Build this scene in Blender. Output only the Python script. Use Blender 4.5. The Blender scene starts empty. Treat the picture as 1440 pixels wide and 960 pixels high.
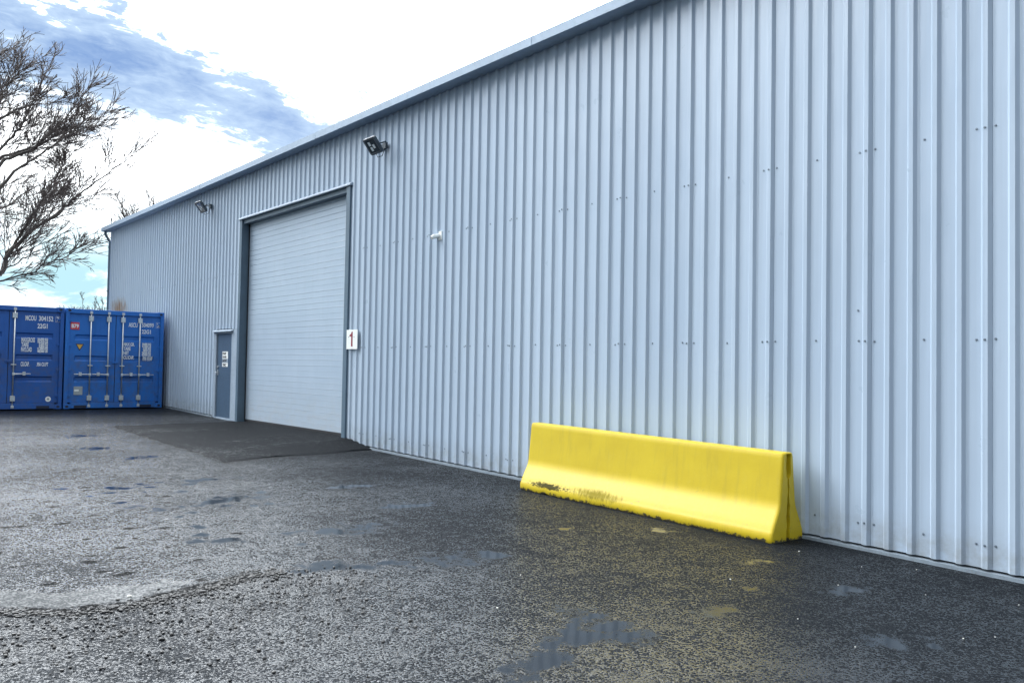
import bpy, bmesh, math, random
import numpy as np
from mathutils import Vector, Matrix
random.seed(7); rng = np.random.default_rng(11)
R = math.radians
S = bpy.context.scene; COL = S.collection

# ------------------------------------------------------------------ camera
cd = bpy.data.cameras.new('camera'); cam = bpy.data.objects.new('camera', cd); COL.objects.link(cam)
r_ = Vector((0.77568324, -0.63088824, 0.01719136)); u_ = Vector((-0.03232346, -0.01250893, 0.99939918)); f_ = Vector((0.63029414, 0.77577288, 0.03009546))
cam.matrix_world = Matrix(((r_.x, u_.x, -f_.x, 0), (r_.y, u_.y, -f_.y, 0), (r_.z, u_.z, -f_.z, 0), (0, 0, 0, 1)))
cd.sensor_width = 36; cd.lens = 36 * 1203.42 / 1440; cd.clip_start = .05; cd.clip_end = 3000
S.camera = cam

# ------------------------------------------------------------------ sky, sun, exposure
SAZ, SEL = R(57), R(32)
SUN = Vector((math.sin(SAZ) * math.cos(SEL), math.cos(SAZ) * math.cos(SEL), math.sin(SEL)))
S.view_settings.view_transform = 'Standard'; S.view_settings.look = 'None'
S.view_settings.gamma = 1; S.view_settings.use_curve_mapping = False
S.view_settings.exposure = 0.45
S.cycles.max_bounces = 6

class NT:
    def __init__(s, tree): s.t = tree; s.n = tree.nodes; s.l = tree.links
    def new(s, kind, **kw):
        n = s.n.new(kind)
        for k, v in kw.items(): setattr(n, k, v)
        return n
    def put(s, sock, v):
        if v is None: return
        if isinstance(v, bpy.types.NodeSocket): s.l.new(v, sock)
        elif isinstance(v, (tuple, list)) and len(v) == 3 and sock.type == 'RGBA': sock.default_value = (*v, 1)
        else: sock.default_value = v
    def math(s, op, a, b=None, c=None, clamp=False):
        n = s.new('ShaderNodeMath', operation=op, use_clamp=clamp)
        s.put(n.inputs[0], a); s.put(n.inputs[1], b)
        if c is not None: s.put(n.inputs[2], c)
        return n.outputs[0]
    def vmath(s, op, a, b=None, out=0):
        n = s.new('ShaderNodeVectorMath', operation=op); s.put(n.inputs[0], a); s.put(n.inputs[1], b)
        return n.outputs[out]
    def mix(s, f, a, b, blend='MIX'):
        n = s.new('ShaderNodeMix', data_type='RGBA', blend_type=blend); s.put(n.inputs[0], f); s.put(n.inputs[6], a); s.put(n.inputs[7], b)
        return n.outputs[2]
    def mapr(s, v, a, b, c, d, smooth=False):
        n = s.new('ShaderNodeMapRange'); n.interpolation_type = 'SMOOTHSTEP' if smooth else 'LINEAR'
        for i, x in enumerate((v, a, b, c, d)): s.put(n.inputs[i], x)
        return n.outputs[0]
    def noise(s, vec, scale, detail=4, rough=.55, dist=0, out=0):
        n = s.new('ShaderNodeTexNoise'); s.put(n.inputs['Vector'], vec); n.inputs['Scale'].default_value = scale
        n.inputs['Detail'].default_value = detail; n.inputs['Roughness'].default_value = rough; n.inputs['Distortion'].default_value = dist
        return n.outputs[out]
    def voro(s, vec, scale, feature='F1', out='Distance', rnd=1):
        n = s.new('ShaderNodeTexVoronoi', feature=feature); s.put(n.inputs['Vector'], vec); n.inputs['Scale'].default_value = scale
        n.inputs['Randomness'].default_value = rnd
        return n.outputs[out]
    def comb(s, x, y, z):
        n = s.new('ShaderNodeCombineXYZ')
        for i, v in enumerate((x, y, z)): s.put(n.inputs[i], v)
        return n.outputs[0]
    def sep(s, v):
        n = s.new('ShaderNodeSeparateXYZ'); s.put(n.inputs[0], v); return n.outputs
    def mapping(s, v, scale=(1, 1, 1), rot=(0, 0, 0), loc=(0, 0, 0)):
        n = s.new('ShaderNodeMapping'); s.put(n.inputs[0], v); n.inputs['Scale'].default_value = scale
        n.inputs['Rotation'].default_value = rot; n.inputs['Location'].default_value = loc
        return n.outputs[0]
    def bump(s, h, dist, strength=1, normal=None):
        n = s.new('ShaderNodeBump'); s.put(n.inputs['Height'], h); n.inputs['Distance'].default_value = dist
        s.put(n.inputs['Strength'], strength); s.put(n.inputs['Normal'], normal)
        return n.outputs[0]

world = bpy.data.worlds.new('World'); S.world = world; world.use_nodes = True
w = NT(world.node_tree); w.n.clear()
sky = w.new('ShaderNodeTexSky', sky_type='NISHITA'); sky.sun_disc = False; sky.sun_elevation = SEL; sky.sun_rotation = SAZ
sky.air_density = 1.0; sky.dust_density = 1.0; sky.ozone_density = 1.4
tc = w.new('ShaderNodeTexCoord'); dirv = tc.outputs['Generated']
dx, dy, dz = w.sep(dirv)
ysafe = w.math('MAXIMUM', dy, .05)
qx = w.math('DIVIDE', dx, ysafe); qz = w.math('DIVIDE', dz, ysafe)
zs = w.math('ADD', w.math('MAXIMUM', dz, 0), .12)
plane = w.comb(w.math('DIVIDE', dx, zs), w.math('DIVIDE', dy, zs), 0)
# wind-drawn cloud deck
n1 = w.noise(w.mapping(plane, scale=(1.0, 1.7, 1), rot=(0, 0, R(35))), 1.15, 8, .58, .35)
n2 = w.noise(w.mapping(w.comb(qx, qz, 0), scale=(1, 2.4, 1), rot=(0, 0, R(14))), 9.5, 8, .6, .4)
n3 = w.noise(w.mapping(w.comb(qx, qz, 3.1), scale=(1, 3.2, 1), rot=(0, 0, R(12))), 26, 6, .62, .6)
# opening in the cloud deck towards +y
ctr = w.math('ADD', w.math('MULTIPLY', w.math('SUBTRACT', qx, .13), -.155), .345)
dd = w.math('ABSOLUTE', w.math('SUBTRACT', qz, ctr))
hw = w.mapr(qx, .10, .50, .076, .034)
band = w.math('SUBTRACT', 1.25, w.math('DIVIDE', dd, hw))
band = w.math('MULTIPLY', band, w.mapr(qx, .55, .44, 0, 1, True))
band = w.math('ADD', band, w.math('MULTIPLY', w.math('SUBTRACT', n2, .5), 2.6))
band = w.math('ADD', band, w.math('MULTIPLY', w.math('SUBTRACT', n3, .5), 2.6))
hole = w.math('POWER', w.mapr(band, -.35, 1.45, 0, 1), 1.2)
hole = w.math('MULTIPLY', hole, w.mapr(n3, .35, .62, 1, .80))
hole = w.math('MULTIPLY', hole, w.mapr(dy, .1, .4, 0, 1, True))
hole = w.math('MULTIPLY', hole, w.mapr(w.math('MULTIPLY', dd, 1), .10, .16, 1, 0, True))
# general broken cloud elsewhere (behind and to the left)
gen = w.mapr(n1, .38, .54, 1, 0, True)
gen = w.math('MULTIPLY', gen, w.mapr(dy, .45, -.1, 0, 1, True))
hole = w.math('MAXIMUM', hole, gen)
# brightness of cloud grows towards the sun
sd = w.vmath('DOT_PRODUCT', dirv, tuple(SUN), out='Value')
glow = w.math('POWER', w.math('MAXIMUM', w.math('MULTIPLY_ADD', sd, .5, .5), 0), 5)
cb = w.math('MULTIPLY_ADD', glow, 4.2, .56)
cb = w.math('ADD', cb, w.math('MULTIPLY', w.mapr(dz, .35, .95, 0, 1), 1.5))
cb = w.math('ADD', cb, w.math('MULTIPLY', w.math('MULTIPLY', w.mapr(dy, .25, .7, 0, 1, True), w.mapr(dz, .30, .42, 0, 1, True)), 10.0))
cb = w.math('MULTIPLY', cb, w.mapr(dy, -.75, .1, .80, 1))
cb = w.math('MULTIPLY', cb, w.mapr(n1, .3, .7, .85, 1.15))
cloud = w.vmath('SCALE', w.comb(.93, .97, 1.0), None); cloud.node.inputs[3].default_value = 1
w.l.new(cb, cloud.node.inputs[3])
skyc = w.vmath('SCALE', sky.outputs[0], None); skyc.node.inputs[3].default_value = .13
deep = w.mix(w.mapr(dy, .1, .4, 0, .8, True), skyc, (.075, .180, .44))
thin = w.mix(w.mapr(dy, .1, .4, 0, 1, True), cloud, (.52, .66, .82))
col = w.mix(w.mapr(hole, .0, .36, 0, 1), cloud, thin)
col = w.mix(w.mapr(hole, .20, .95, 0, .93), col, deep)
# thin pale veil low above the horizon
low = w.math('MULTIPLY', w.mapr(dz, .09, .20, 1, 0, True), w.mapr(n2, .40, .54, .45, 1, True))
low = w.math('MULTIPLY', low, w.mapr(dy, .3, .7, .35, 1, True))
veil = w.comb(.42, .66, .74)
col = w.mix(low, col, veil)
bg = w.new('ShaderNodeBackground'); w.put(bg.inputs[0], col); bg.inputs[1].default_value = 1
wo = w.new('ShaderNodeOutputWorld'); w.l.new(bg.outputs[0], wo.inputs[0])

sl = bpy.data.lights.new('sun', 'SUN'); sl.energy = 3.2; sl.angle = R(.5); sl.color = (1, .95, .88)
so = bpy.data.objects.new('sun', sl); COL.objects.link(so); so.rotation_euler = SUN.to_track_quat('Z', 'Y').to_euler(); so.location = (30, 20, 30)

# ------------------------------------------------------------------ tools
def gz(y):
    """height of the yard surface (the eye is at 0)"""
    y = np.asarray(y, float)
    z = -1.622 + .0172 * y
    return np.clip(z, -1.95, -1.215)

class MB:
    def __init__(s): s.v = []; s.f = []; s.m = []
    def add(s, vs, fs, mi=0):
        o = len(s.v); s.v += [tuple(map(float, v)) for v in vs]; s.f += [tuple(i + o for i in f) for f in fs]; s.m += [mi] * len(fs); return s
    def box(s, x0, x1, y0, y1, z0, z1, mi=0):
        vs = [(x, y, z) for z in (z0, z1) for y in (y0, y1) for x in (x0, x1)]
        return s.add(vs, [(0, 2, 3, 1), (4, 5, 7, 6), (0, 1, 5, 4), (2, 6, 7, 3), (0, 4, 6, 2), (1, 3, 7, 5)], mi)
    def tube(s, pts, rad, n=8, mi=0, cap=True):
        pts = [Vector(p) for p in pts]; rad = rad if hasattr(rad, '__len__') else [rad] * len(pts)
        vs = []; fs = []
        d0 = (pts[1] - pts[0]).normalized(); a = d0.orthogonal().normalized()
        for i, p in enumerate(pts):
            d = (pts[min(i + 1, len(pts) - 1)] - pts[max(i - 1, 0)])
            d = d.normalized() if d.length > 1e-9 else d0
            a = (a - d * a.dot(d)); a = a.normalized() if a.length > 1e-6 else d.orthogonal().normalized()
            b = d.cross(a)
            for k in range(n):
                t = 2 * math.pi * k / n; vs.append(p + (a * math.cos(t) + b * math.sin(t)) * rad[i])
        for i in range(len(pts) - 1):
            for k in range(n):
                k2 = (k + 1) % n; fs.append((i * n + k, i * n + k2, (i + 1) * n + k2, (i + 1) * n + k))
        if cap: fs += [tuple(range(n))[::-1], tuple((len(pts) - 1) * n + k for k in range(n))]
        return s.add(vs, fs, mi)
    def prism(s, poly, axis, a, b, mi=0):
        """poly = 2D outline; axis 'x','y','z' extruded from a to b"""
        def P(u, v, t): return {'x': (t, u, v), 'y': (u, t, v), 'z': (u, v, t)}[axis]
        n = len(poly); vs = [P(u, v, a) for u, v in poly] + [P(u, v, b) for u, v in poly]
        fs = [tuple(range(n))[::-1], tuple(range(n, 2 * n))] + [(i, (i + 1) % n, n + (i + 1) % n, n + i) for i in range(n)]
        return s.add(vs, fs, mi)
    def build(s, name, mats, parent=None, smooth=False, bevel=0, fix=True):
        me = bpy.data.meshes.new(name); me.from_pydata(s.v, [], s.f)
        for m in (mats if isinstance(mats, (list, tuple)) else [mats]): me.materials.append(m)
        me.polygons.foreach_set('material_index', s.m)
        if fix:
            bm = bmesh.new(); bm.from_mesh(me); bmesh.ops.recalc_face_normals(bm, faces=bm.faces); bm.to_mesh(me); bm.free()
        if smooth: me.polygons.foreach_set('use_smooth', [True] * len(me.polygons))
        me.update()
        o = bpy.data.objects.new(name, me); COL.objects.link(o)
        if parent is not None: o.parent = parent; o.matrix_parent_inverse = parent.matrix_world.inverted()
        if bevel:
            b = o.modifiers.new('bevel', 'BEVEL'); b.width = bevel; b.segments = 2; b.limit_method = 'ANGLE'; b.angle_limit = R(40)
        return o

def tag(o, label=None, cat=None, group=None, kind=None):
    for k, v in (('label', label), ('category', cat), ('group', group), ('kind', kind)):
        if v: o[k] = v
    return o
def thing(name, loc, label, cat, group=None):
    o = bpy.data.objects.new(name, None); COL.objects.link(o); o.location = loc; o.empty_display_size = .2
    tag(o, label, cat, group); bpy.context.view_layer.update(); return o
def copy_tree(o, parent=None):
    c = o.copy(); COL.objects.link(c)
    if parent is not None: c.parent = parent; c.matrix_parent_inverse = o.matrix_parent_inverse.copy()
    for ch in list(o.children): copy_tree(ch, c)
    return c

def mat(name, col, rough=.5, metal=0, spec=.5, coat=0):
    m = bpy.data.materials.new(name); m.use_nodes = True; t = NT(m.node_tree)
    b = t.n['Principled BSDF']; b.inputs['Base Color'].default_value = (*col, 1); b.inputs['Roughness'].default_value = rough
    b.inputs['Metallic'].default_value = metal; b.inputs['Specular IOR Level'].default_value = spec; b.inputs['Coat Weight'].default_value = coat
    return m, t, b
def worn(name, col, rough=.5, metal=0, var=.12, scale=6, dirt=(.12, .10, .08), dirtamt=.15, bumpd=.0005, spec=.5):
    """painted or bare surface with tonal variation, grime and slightly uneven gloss"""
    m, t, b = mat(name, col, rough, metal, spec)
    tcn = t.new('ShaderNodeTexCoord').outputs['Object']
    n = t.noise(tcn, scale, 6, .6); n2_ = t.noise(tcn, scale * 7, 5, .65)
    c = t.mix(t.mapr(n, .3, .7, 0, 1), tuple(x * (1 - var) for x in col), tuple(min(1, x * (1 + var)) for x in col))
    c = t.mix(t.math('MULTIPLY', t.mapr(n2_, .5, .75, 0, 1), dirtamt), c, dirt)
    t.put(b.inputs['Base Color'], c)
    t.put(b.inputs['Roughness'], t.mapr(n2_, .3, .7, rough * .85, min(1, rough * 1.2)))
    t.put(b.inputs['Normal'], t.bump(n2_, bumpd))
    return m

# ---- cladding: factory-painted steel, sheet to sheet tone, faint runs, grime at the foot
m_clad, t, b = mat('cladding_paint', (.40, .50, .62), .42)
P = t.new('ShaderNodeNewGeometry').outputs['Position']; px, py, pz = t.sep(P)
sheet = t.math('FLOOR', t.math('ADD', py, .102 + 100))
wn = t.new('ShaderNodeTexWhiteNoise', noise_dimensions='1D'); t.put(wn.inputs['W'], sheet)
streak = t.noise(t.comb(0, t.math('MULTIPLY', py, 34), t.math('MULTIPLY', pz, .35)), 1, 4, .6)
big = t.noise(P, .55, 4, .5)
c = t.mix(wn.outputs[0], (.378, .468, .580), (.428, .520, .630))
c = t.mix(t.mapr(streak, .35, .75, 0, .22), c, (.27, .33, .41))
c = t.mix(t.mapr(big, .35, .7, 0, .14), c, (.50, .56, .62))
foot = t.mapr(t.math('SUBTRACT', pz, t.math('MULTIPLY_ADD', py, .0172, -1.60)), 0, .45, 1, 0, True)
c = t.mix(t.math('MULTIPLY', foot, t.mapr(t.noise(P, 6, 6, .7), .38, .66, .08, .60)), c, (.22, .22, .21))
# rust bloom at the far corner above the container roof, dripping down
rx = t.math('DIVIDE', t.math('SUBTRACT', py, 28.2), .9); rz = t.math('DIVIDE', t.math('SUBTRACT', pz, 1.60), .33)
rr = t.math('SQRT', t.math('ADD', t.math('MULTIPLY', rx, rx), t.math('MULTIPLY', rz, rz)))
rr = t.math('ADD', rr, t.math('MULTIPLY', t.math('SUBTRACT', t.noise(t.comb(px, t.math('MULTIPLY', py, 4), t.math('MULTIPLY', pz, .7)), 4, 5, .7), .5), 2.2))
c = t.mix(t.mapr(rr, .2, 1.3, .85, 0, True), c, (.24, .13, .055))
t.put(b.inputs['Base Color'], c)
t.put(b.inputs['Roughness'], t.mapr(t.noise(P, 3, 5, .6), .3, .7, .27, .42))
oil = t.noise(t.comb(px, t.math('MULTIPLY', py, 4), t.math('MULTIPLY', pz, .7)), 1.3, 3, .5)
t.put(b.inputs['Normal'], t.bump(oil, .016, .6))

m_trim = worn('slate_trim', (.085, .135, .185), .42, var=.1, scale=3)
m_flash = worn('pale_flashing', (.30, .37, .45), .45, var=.08, scale=3)
m_base = worn('base_flashing_metal', (.20, .245, .29), .5, var=.2, scale=9, dirtamt=.5)
m_gutter = worn('gutter_paint', (.33, .42, .53), .62, var=.08, scale=1.5)
m_soffit = worn('eave_lining', (.27, .36, .48), .5, var=.08, scale=1.5)
m_roof = worn('roof_sheet', (.33, .36, .39), .5)
m_screw, _, _ = mat('screw_steel', (.20, .24, .29), .45, .6)
m_black, _, _ = mat('rubber_black', (.012, .013, .016), .7)
m_dark, _, _ = mat('interior_dark', (.02, .022, .025), .9)
m_door = worn('personnel_door_paint', (.055, .095, .150), .38, var=.08, scale=4, dirtamt=.1)
m_steel = worn('galvanised_steel', (.55, .58, .60), .38, .75, var=.15, scale=14)
m_white = worn('white_card', (.80, .82, .80), .45, var=.03, scale=20, dirtamt=.05)
m_ink, _, _ = mat('black_ink', (.02, .02, .025), .6)
m_red, _, _ = mat('dark_red_ink', (.22, .008, .03), .55)

# sectional door skin
m_sect, t, b = mat('sectional_door_paint', (.36, .45, .545), .36)
P = t.new('ShaderNodeNewGeometry').outputs['Position']; px, py, pz = t.sep(P)
c = t.mix(t.mapr(t.noise(P, 1.3, 5, .6), .3, .7, 0, 1), (.355, .440, .535), (.395, .480, .575))
c = t.mix(t.math('MULTIPLY', t.mapr(pz, -1.25, -.2, 1, 0), t.mapr(t.noise(t.comb(px, py, t.math('MULTIPLY', pz, 3)), 3.5, 6, .7), .42, .7, .12, .5)), c, (.38, .37, .35))
c = t.mix(t.mapr(t.noise(t.comb(px, t.math('MULTIPLY', py, 8), t.math('MULTIPLY', pz, .6)), 1.5, 4, .6), .5, .8, 0, .18), c, (.30, .34, .38))
t.put(b.inputs['Base Color'], c)
t.put(b.inputs['Normal'], t.bump(t.noise(P, 60, 3, .5), .0006, .6))

# ------------------------------------------------------------------ ground
def vnoise(x, y, scale, octs=5, gain=.55, seed=0):
    out = np.zeros_like(x); amp = 1; tot = 0; g = np.random.default_rng(seed)
    for o in range(octs):
        T = g.random((256, 256)); X = x * scale + 17.3 * o + 500; Y = y * scale + 9.1 * o + 500
        xi = np.floor(X).astype(int); yi = np.floor(Y).astype(int); fx = X - xi; fy = Y - yi
        fx = fx * fx * (3 - 2 * fx); fy = fy * fy * (3 - 2 * fy)
        a = T[xi % 256, yi % 256]; b_ = T[(xi + 1) % 256, yi % 256]; c_ = T[xi % 256, (yi + 1) % 256]; d_ = T[(xi + 1) % 256, (yi + 1) % 256]
        out += amp * ((a * (1 - fx) + b_ * fx) * (1 - fy) + (c_ * (1 - fx) + d_ * fx) * fy); tot += amp; amp *= gain; scale *= 2
    return out / tot

xs = np.concatenate([[-900, -400, -180, -80, -40, -20, -10, -6, -3.5, -2.2], np.arange(-1.5, 7.45, .028), [8, 10, 14, 20, 30, 50, 90, 200, 450, 900]])
ys = np.concatenate([[-900, -400, -180, -80, -40, -20, -10, -5, -2, -.5], np.arange(.6, 9, .028), np.arange(9, 24, .05), [24.5, 26, 29, 33, 40, 50, 70, 110, 220, 450, 900]])
X, Y = np.meshgrid(xs, ys, indexing='ij')
Z = gz(Y).copy()
nz1 = vnoise(X, Y, .9, 5, .5, 3); nz2 = vnoise(X, Y, 3.2, 5, .6, 5); nz3 = vnoise(X, Y, 9, 4, .6, 8)
near = ((X > -1.4) & (X < 7.3) & (Y > .6) & (Y < 24)).astype(float)
Z += near * ((nz1 - .5) * .010)
# rut edge: crust of loose grit; profile line y = ridge(x)
ridge_y = np.interp(X, [-.6, .4, .9, 1.25, 1.6, 2.1, 2.45, 2.8, 3.3], [5.98, 6.02, 5.98, 5.72, 5.70, 5.82, 5.98, 5.95, 5.8]) + (nz2 - .5) * .22
ends = np.clip((2.95 - X) / .5, 0, 1) * np.clip((X + .8) / .5, 0, 1)
dr = Y - ridge_y
ridge = np.exp(-(dr / .055) ** 2) * ends
Z += near * ridge * .013 * np.clip(2.4 * nz3 - .5, 0, 2)
nz4 = vnoise(X, Y, 16, 4, .7, 31)
dirt = np.clip(np.exp(-((dr + .05) / .12) ** 2) * ends * (2.6 * nz4 - .55), 0, 1)
for k in range(44):  # dark reflections of small puddles, painted as matte spots in this mask
    bx_, by_ = random.uniform(.9, 3.2), random.uniform(5.9, 10.6); d_ = 1 - np.hypot((X - bx_) / random.uniform(.04, .12), (Y - by_) / random.uniform(.03, .07))
    dirt = np.maximum(dirt, np.clip(d_ * 1.2 + (nz4 - .5) * 2.5, 0, .8) * (d_ > -.6))
dirt = np.maximum(dirt, np.clip((nz1 - .45) * 3, 0, 1) * .5 * np.clip(1 - np.hypot((X - 1.4) / 1.4, (Y - 5.0) / .9), 0, 1))
# standing water
PUD = [(3.62, 16.62, .30, .34), (3.43, 14.47, .28, .26), (3.63, 13.07, .36, .34), (2.15, 10.58, .14, .13), (2.72, 10.36, .22, .14), (2.46, 9.05, .18, .12),
       (2.78, 8.9, .20, .10), (3.62, 9.1, .45, .26), (3.25, 9.0, .22, .12), (3.76, 10.54, .50, .14), (2.79, 7.09, .22, .14), (3.30, 7.15, .35, .12), (3.75, 7.05, .55, .22),
       (2.95, 5.85, .32, .2), (3.45, 5.75, .5, .14), (3.95, 5.64, .36, .26), (4.3, 5.5, .3, .16), (3.78, 3.72, .30, .30), (3.45, 3.62, .5, .18), (3.05, 3.42, .35, .14), (2.7, 3.3, .3, .1),
       (6.28, 5.50, .16, .12), (5.6, 6.0, .2, .10), (5.98, 4.19, .18, .10), (5.30, 3.70, .26, .09), (5.8, 3.3, .3, .12), (4.6, 3.5, .4, .14), (4.95, 2.5, .25, .18), (5.1, 9.2, .45, .12), (4.9, 7.8, .5, .14)]
for k in range(30):
    x = random.uniform(2.3, 4.0); PUD.append((x, random.uniform(6.6, 10.8), random.uniform(.05, .13), random.uniform(.04, .08)))
wet = np.full_like(X, -1.0)
for x, y, a, b_ in PUD:
    d = 1 - np.hypot((X - x) / a, (Y - y) / (b_ * 1.15)); wet = np.maximum(wet, d)
wet = np.clip(wet * 1.0 + (nz2 - .5) * 1.8 + (nz3 - .5) * 1.6 + (nz4 - .5) * 1.2 + .02, 0, 1) * (wet > -.9)
rut = np.exp(-(((Y - ridge_y) - .25) / .22) ** 2) * ends * np.clip((2.4 - X) / .9, 0, 1)   # the calm strip behind the crust
silt = near * np.clip(rut * 1.9 - .35 - (nz3 - .5) * 1.2, 0, 1)
wet = wet * near * np.clip((7.05 - X) / .1, 0, 1) * np.clip(1 - ridge * 2, 0, 1)
nx, ny = X.shape
idx = np.arange(nx * ny).reshape(nx, ny)
quads = np.stack([idx[:-1, :-1], idx[1:, :-1], idx[1:, 1:], idx[:-1, 1:]], -1).reshape(-1, 4)
me = bpy.data.meshes.new('yard_ground')
me.vertices.add(nx * ny); me.vertices.foreach_set('co', np.stack([X, Y, Z], -1).astype(np.float32).ravel())
me.loops.add(quads.size); me.loops.foreach_set('vertex_index', quads.astype(np.int32).ravel())
me.polygons.add(len(quads)); me.polygons.foreach_set('loop_start', np.arange(0, quads.size, 4, dtype=np.int32)); me.polygons.foreach_set('loop_total', np.full(len(quads), 4, np.int32))
me.update(calc_edges=True); me.validate()
me.polygons.foreach_set('use_smooth', [True] * len(me.polygons))
for nm, arr in (('wet', wet), ('dirt', dirt), ('silt', silt)):
    at = me.attributes.new(nm, 'FLOAT', 'POINT'); at.data.foreach_set('value', arr.astype(np.float32).ravel())

def asphalt(name, base, matte, film_rough, cover, scale, bumpd, wetattr):
    """chippings in dark binder: matte dry stone tops, with a broken water film lying between and over them"""
    m, t, b = mat(name, (base,) * 3, matte)
    P = t.new('ShaderNodeNewGeometry').outputs['Position']; px, py, pz = t.sep(P); P = t.comb(px, py, 0)
    warp = t.vmath('SCALE', t.noise(P, 38, 2, .5, out=1), None); warp.node.inputs[3].default_value = .012
    P2 = t.vmath('ADD', P, warp)
    v = t.voro(P2, scale); vc = t.sep(t.voro(P2, scale, out='Color')); v2 = t.voro(P2, scale * 2.1)
    nb = t.noise(P, .55, 5, .6); n6 = t.noise(P, 7, 6, .7); nf = t.noise(P, scale * 1.15, 3, .7)
    c = t.mix(vc[0], (base * .40, base * .50, base * .64), (base * 1.3, base * 1.55, base * 1.9))
    c = t.mix(t.mapr(nb, .35, .7, 0, .3), c, (base * 1.15, base * 1.3, base * 1.5))
    h = t.math('MULTIPLY_ADD', t.math('SUBTRACT', 1, v), 1.0, t.math('MULTIPLY', vc[1], .9))
    h = t.math('SUBTRACT', h, t.math('MULTIPLY', v2, .4)); h = t.math('ADD', h, t.math('MULTIPLY', nf, .8))
    # where the film is: broken at stone size, with broad damper and drier areas
    fm = t.math('ADD', t.math('MULTIPLY', vc[2], .55), t.math('MULTIPLY', nf, .9))
    fm = t.math('ADD', fm, t.math('MULTIPLY', t.math('SUBTRACT', n6, .5), .75)); fm = t.math('ADD', fm, t.math('MULTIPLY', t.math('SUBTRACT', nb, .5), .8))
    fm = t.math('SUBTRACT', fm, t.mapr(px, 3.0, 6.6, 0, .15))
    film = t.mapr(fm, .92 - cover, 1.04 - cover, 0, 1, True)
    rough = t.math('ADD', t.math('MULTIPLY', film, film_rough - matte), matte)
    spec = t.math('MULTIPLY_ADD', film, .36, .04); strength = t.math('MULTIPLY_ADD', film, -.35, 1)
    if wetattr:
        wa = t.new('ShaderNodeAttribute', attribute_name='wet').outputs['Fac']; dt = t.new('ShaderNodeAttribute', attribute_name='dirt').outputs['Fac']
        rag = t.math('ADD', t.math('MULTIPLY', t.math('SUBTRACT', n6, .5), 1.5), t.math('MULTIPLY', t.math('SUBTRACT', nf, .5), 2.0))
        a = t.math('MULTIPLY', t.mapr(t.math('ADD', wa, rag), .28, .66, 0, 1, True), t.mapr(wa, .01, .15, 0, 1))
        dn = t.mapr(t.math('ADD', dt, t.math('MULTIPLY', t.math('SUBTRACT', nf, .5), 2.2)), .35, .6, 0, 1, True)
        c = t.mix(dn, c, (.011, .0115, .012)); c = t.mix(a, c, (.010, .013, .017))  # first mix darkens real dirt and the painted puddle reflections
        keep = t.math('SUBTRACT', 1, dn); rough = t.math('ADD', t.math('MULTIPLY', rough, keep), t.math('MULTIPLY', dn, .8)); spec = t.math('MULTIPLY', spec, t.math('MULTIPLY_ADD', keep, .8, .2))
        si = t.new('ShaderNodeAttribute', attribute_name='silt').outputs['Fac']; si = t.math('MULTIPLY', t.mapr(t.math('ADD', si, t.math('MULTIPLY', rag, .6)), .35, .6, 0, 1, True), t.mapr(si, .02, .2, 0, 1))
        c = t.mix(si, c, (.028, .031, .033)); strength = t.math('MULTIPLY', strength, t.math('MULTIPLY_ADD', si, -.93, 1)); rough = t.math('ADD', t.math('MULTIPLY', rough, t.math('SUBTRACT', 1, si)), t.math('MULTIPLY', si, .34)); spec = t.math('MULTIPLY', spec, t.math('MULTIPLY_ADD', si, -.62, 1))
        ia = t.math('SUBTRACT', 1, a)
        rough = t.math('MULTIPLY_ADD', rough, ia, t.math('MULTIPLY', a, .08)); spec = t.math('MULTIPLY_ADD', spec, ia, t.math('MULTIPLY', a, .17))
        strength = t.math('MULTIPLY', strength, t.math('MULTIPLY_ADD', a, -.99, 1))
    t.put(b.inputs['Base Color'], c); t.put(b.inputs['Roughness'], rough); t.put(b.inputs['Specular IOR Level'], spec)
    t.put(b.inputs['Normal'], t.bump(h, bumpd, strength))
    return m
m_asph = asphalt('wet_chippings', .013, .60, .11, .24, 80, .0075, True)
m_patch = asphalt('newer_asphalt', .009, .62, .28, .01, 90, .005, False)
me.materials.append(m_asph)
go = bpy.data.objects.new('yard_ground', me); COL.objects.link(go); tag(go, kind='structure')

# newer tarmac ramp in front of the doors: rises from flush edges to the level sill
mb = MB(); NU, NV = 90, 40; vs = []
for i in range(NU + 1):
    for j in range(NV + 1):
        v = j / NV; yl = 12.10 + .0 * v; yr = 18.15 - .0 * v
        ya = 12.10 + .36 * v; yb = 18.12 + .35 * v
        y = ya + (yb - ya) * i / NU; x = 4.60 + (7.33 - 4.60) * v
        jag = .035 * math.sin(y * 9.1 + x * 3) + .02 * math.sin(y * 31) + .015 * math.sin(x * 27)
        if j == 0: x += jag
        if i == 0: y += jag
        if i == NU: y += jag
        g = float(gz(y)); lift = max(0, -1.285 - g) * (v ** 1.7) * min(1, max(0, (y - ya - .02) / .85)) if y < 18 else 0
        e = 0 if (i == 0 or j == 0) else .012
        vs.append((x, y, g + .004 + e + lift))
fs = [(i * (NV + 1) + j, (i + 1) * (NV + 1) + j, (i + 1) * (NV + 1) + j + 1, i * (NV + 1) + j + 1) for i in range(NU) for j in range(NV)]
mb.add(vs, fs); o = mb.build('ramp_paving', m_patch, smooth=True, fix=False); tag(o, kind='structure')

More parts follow.
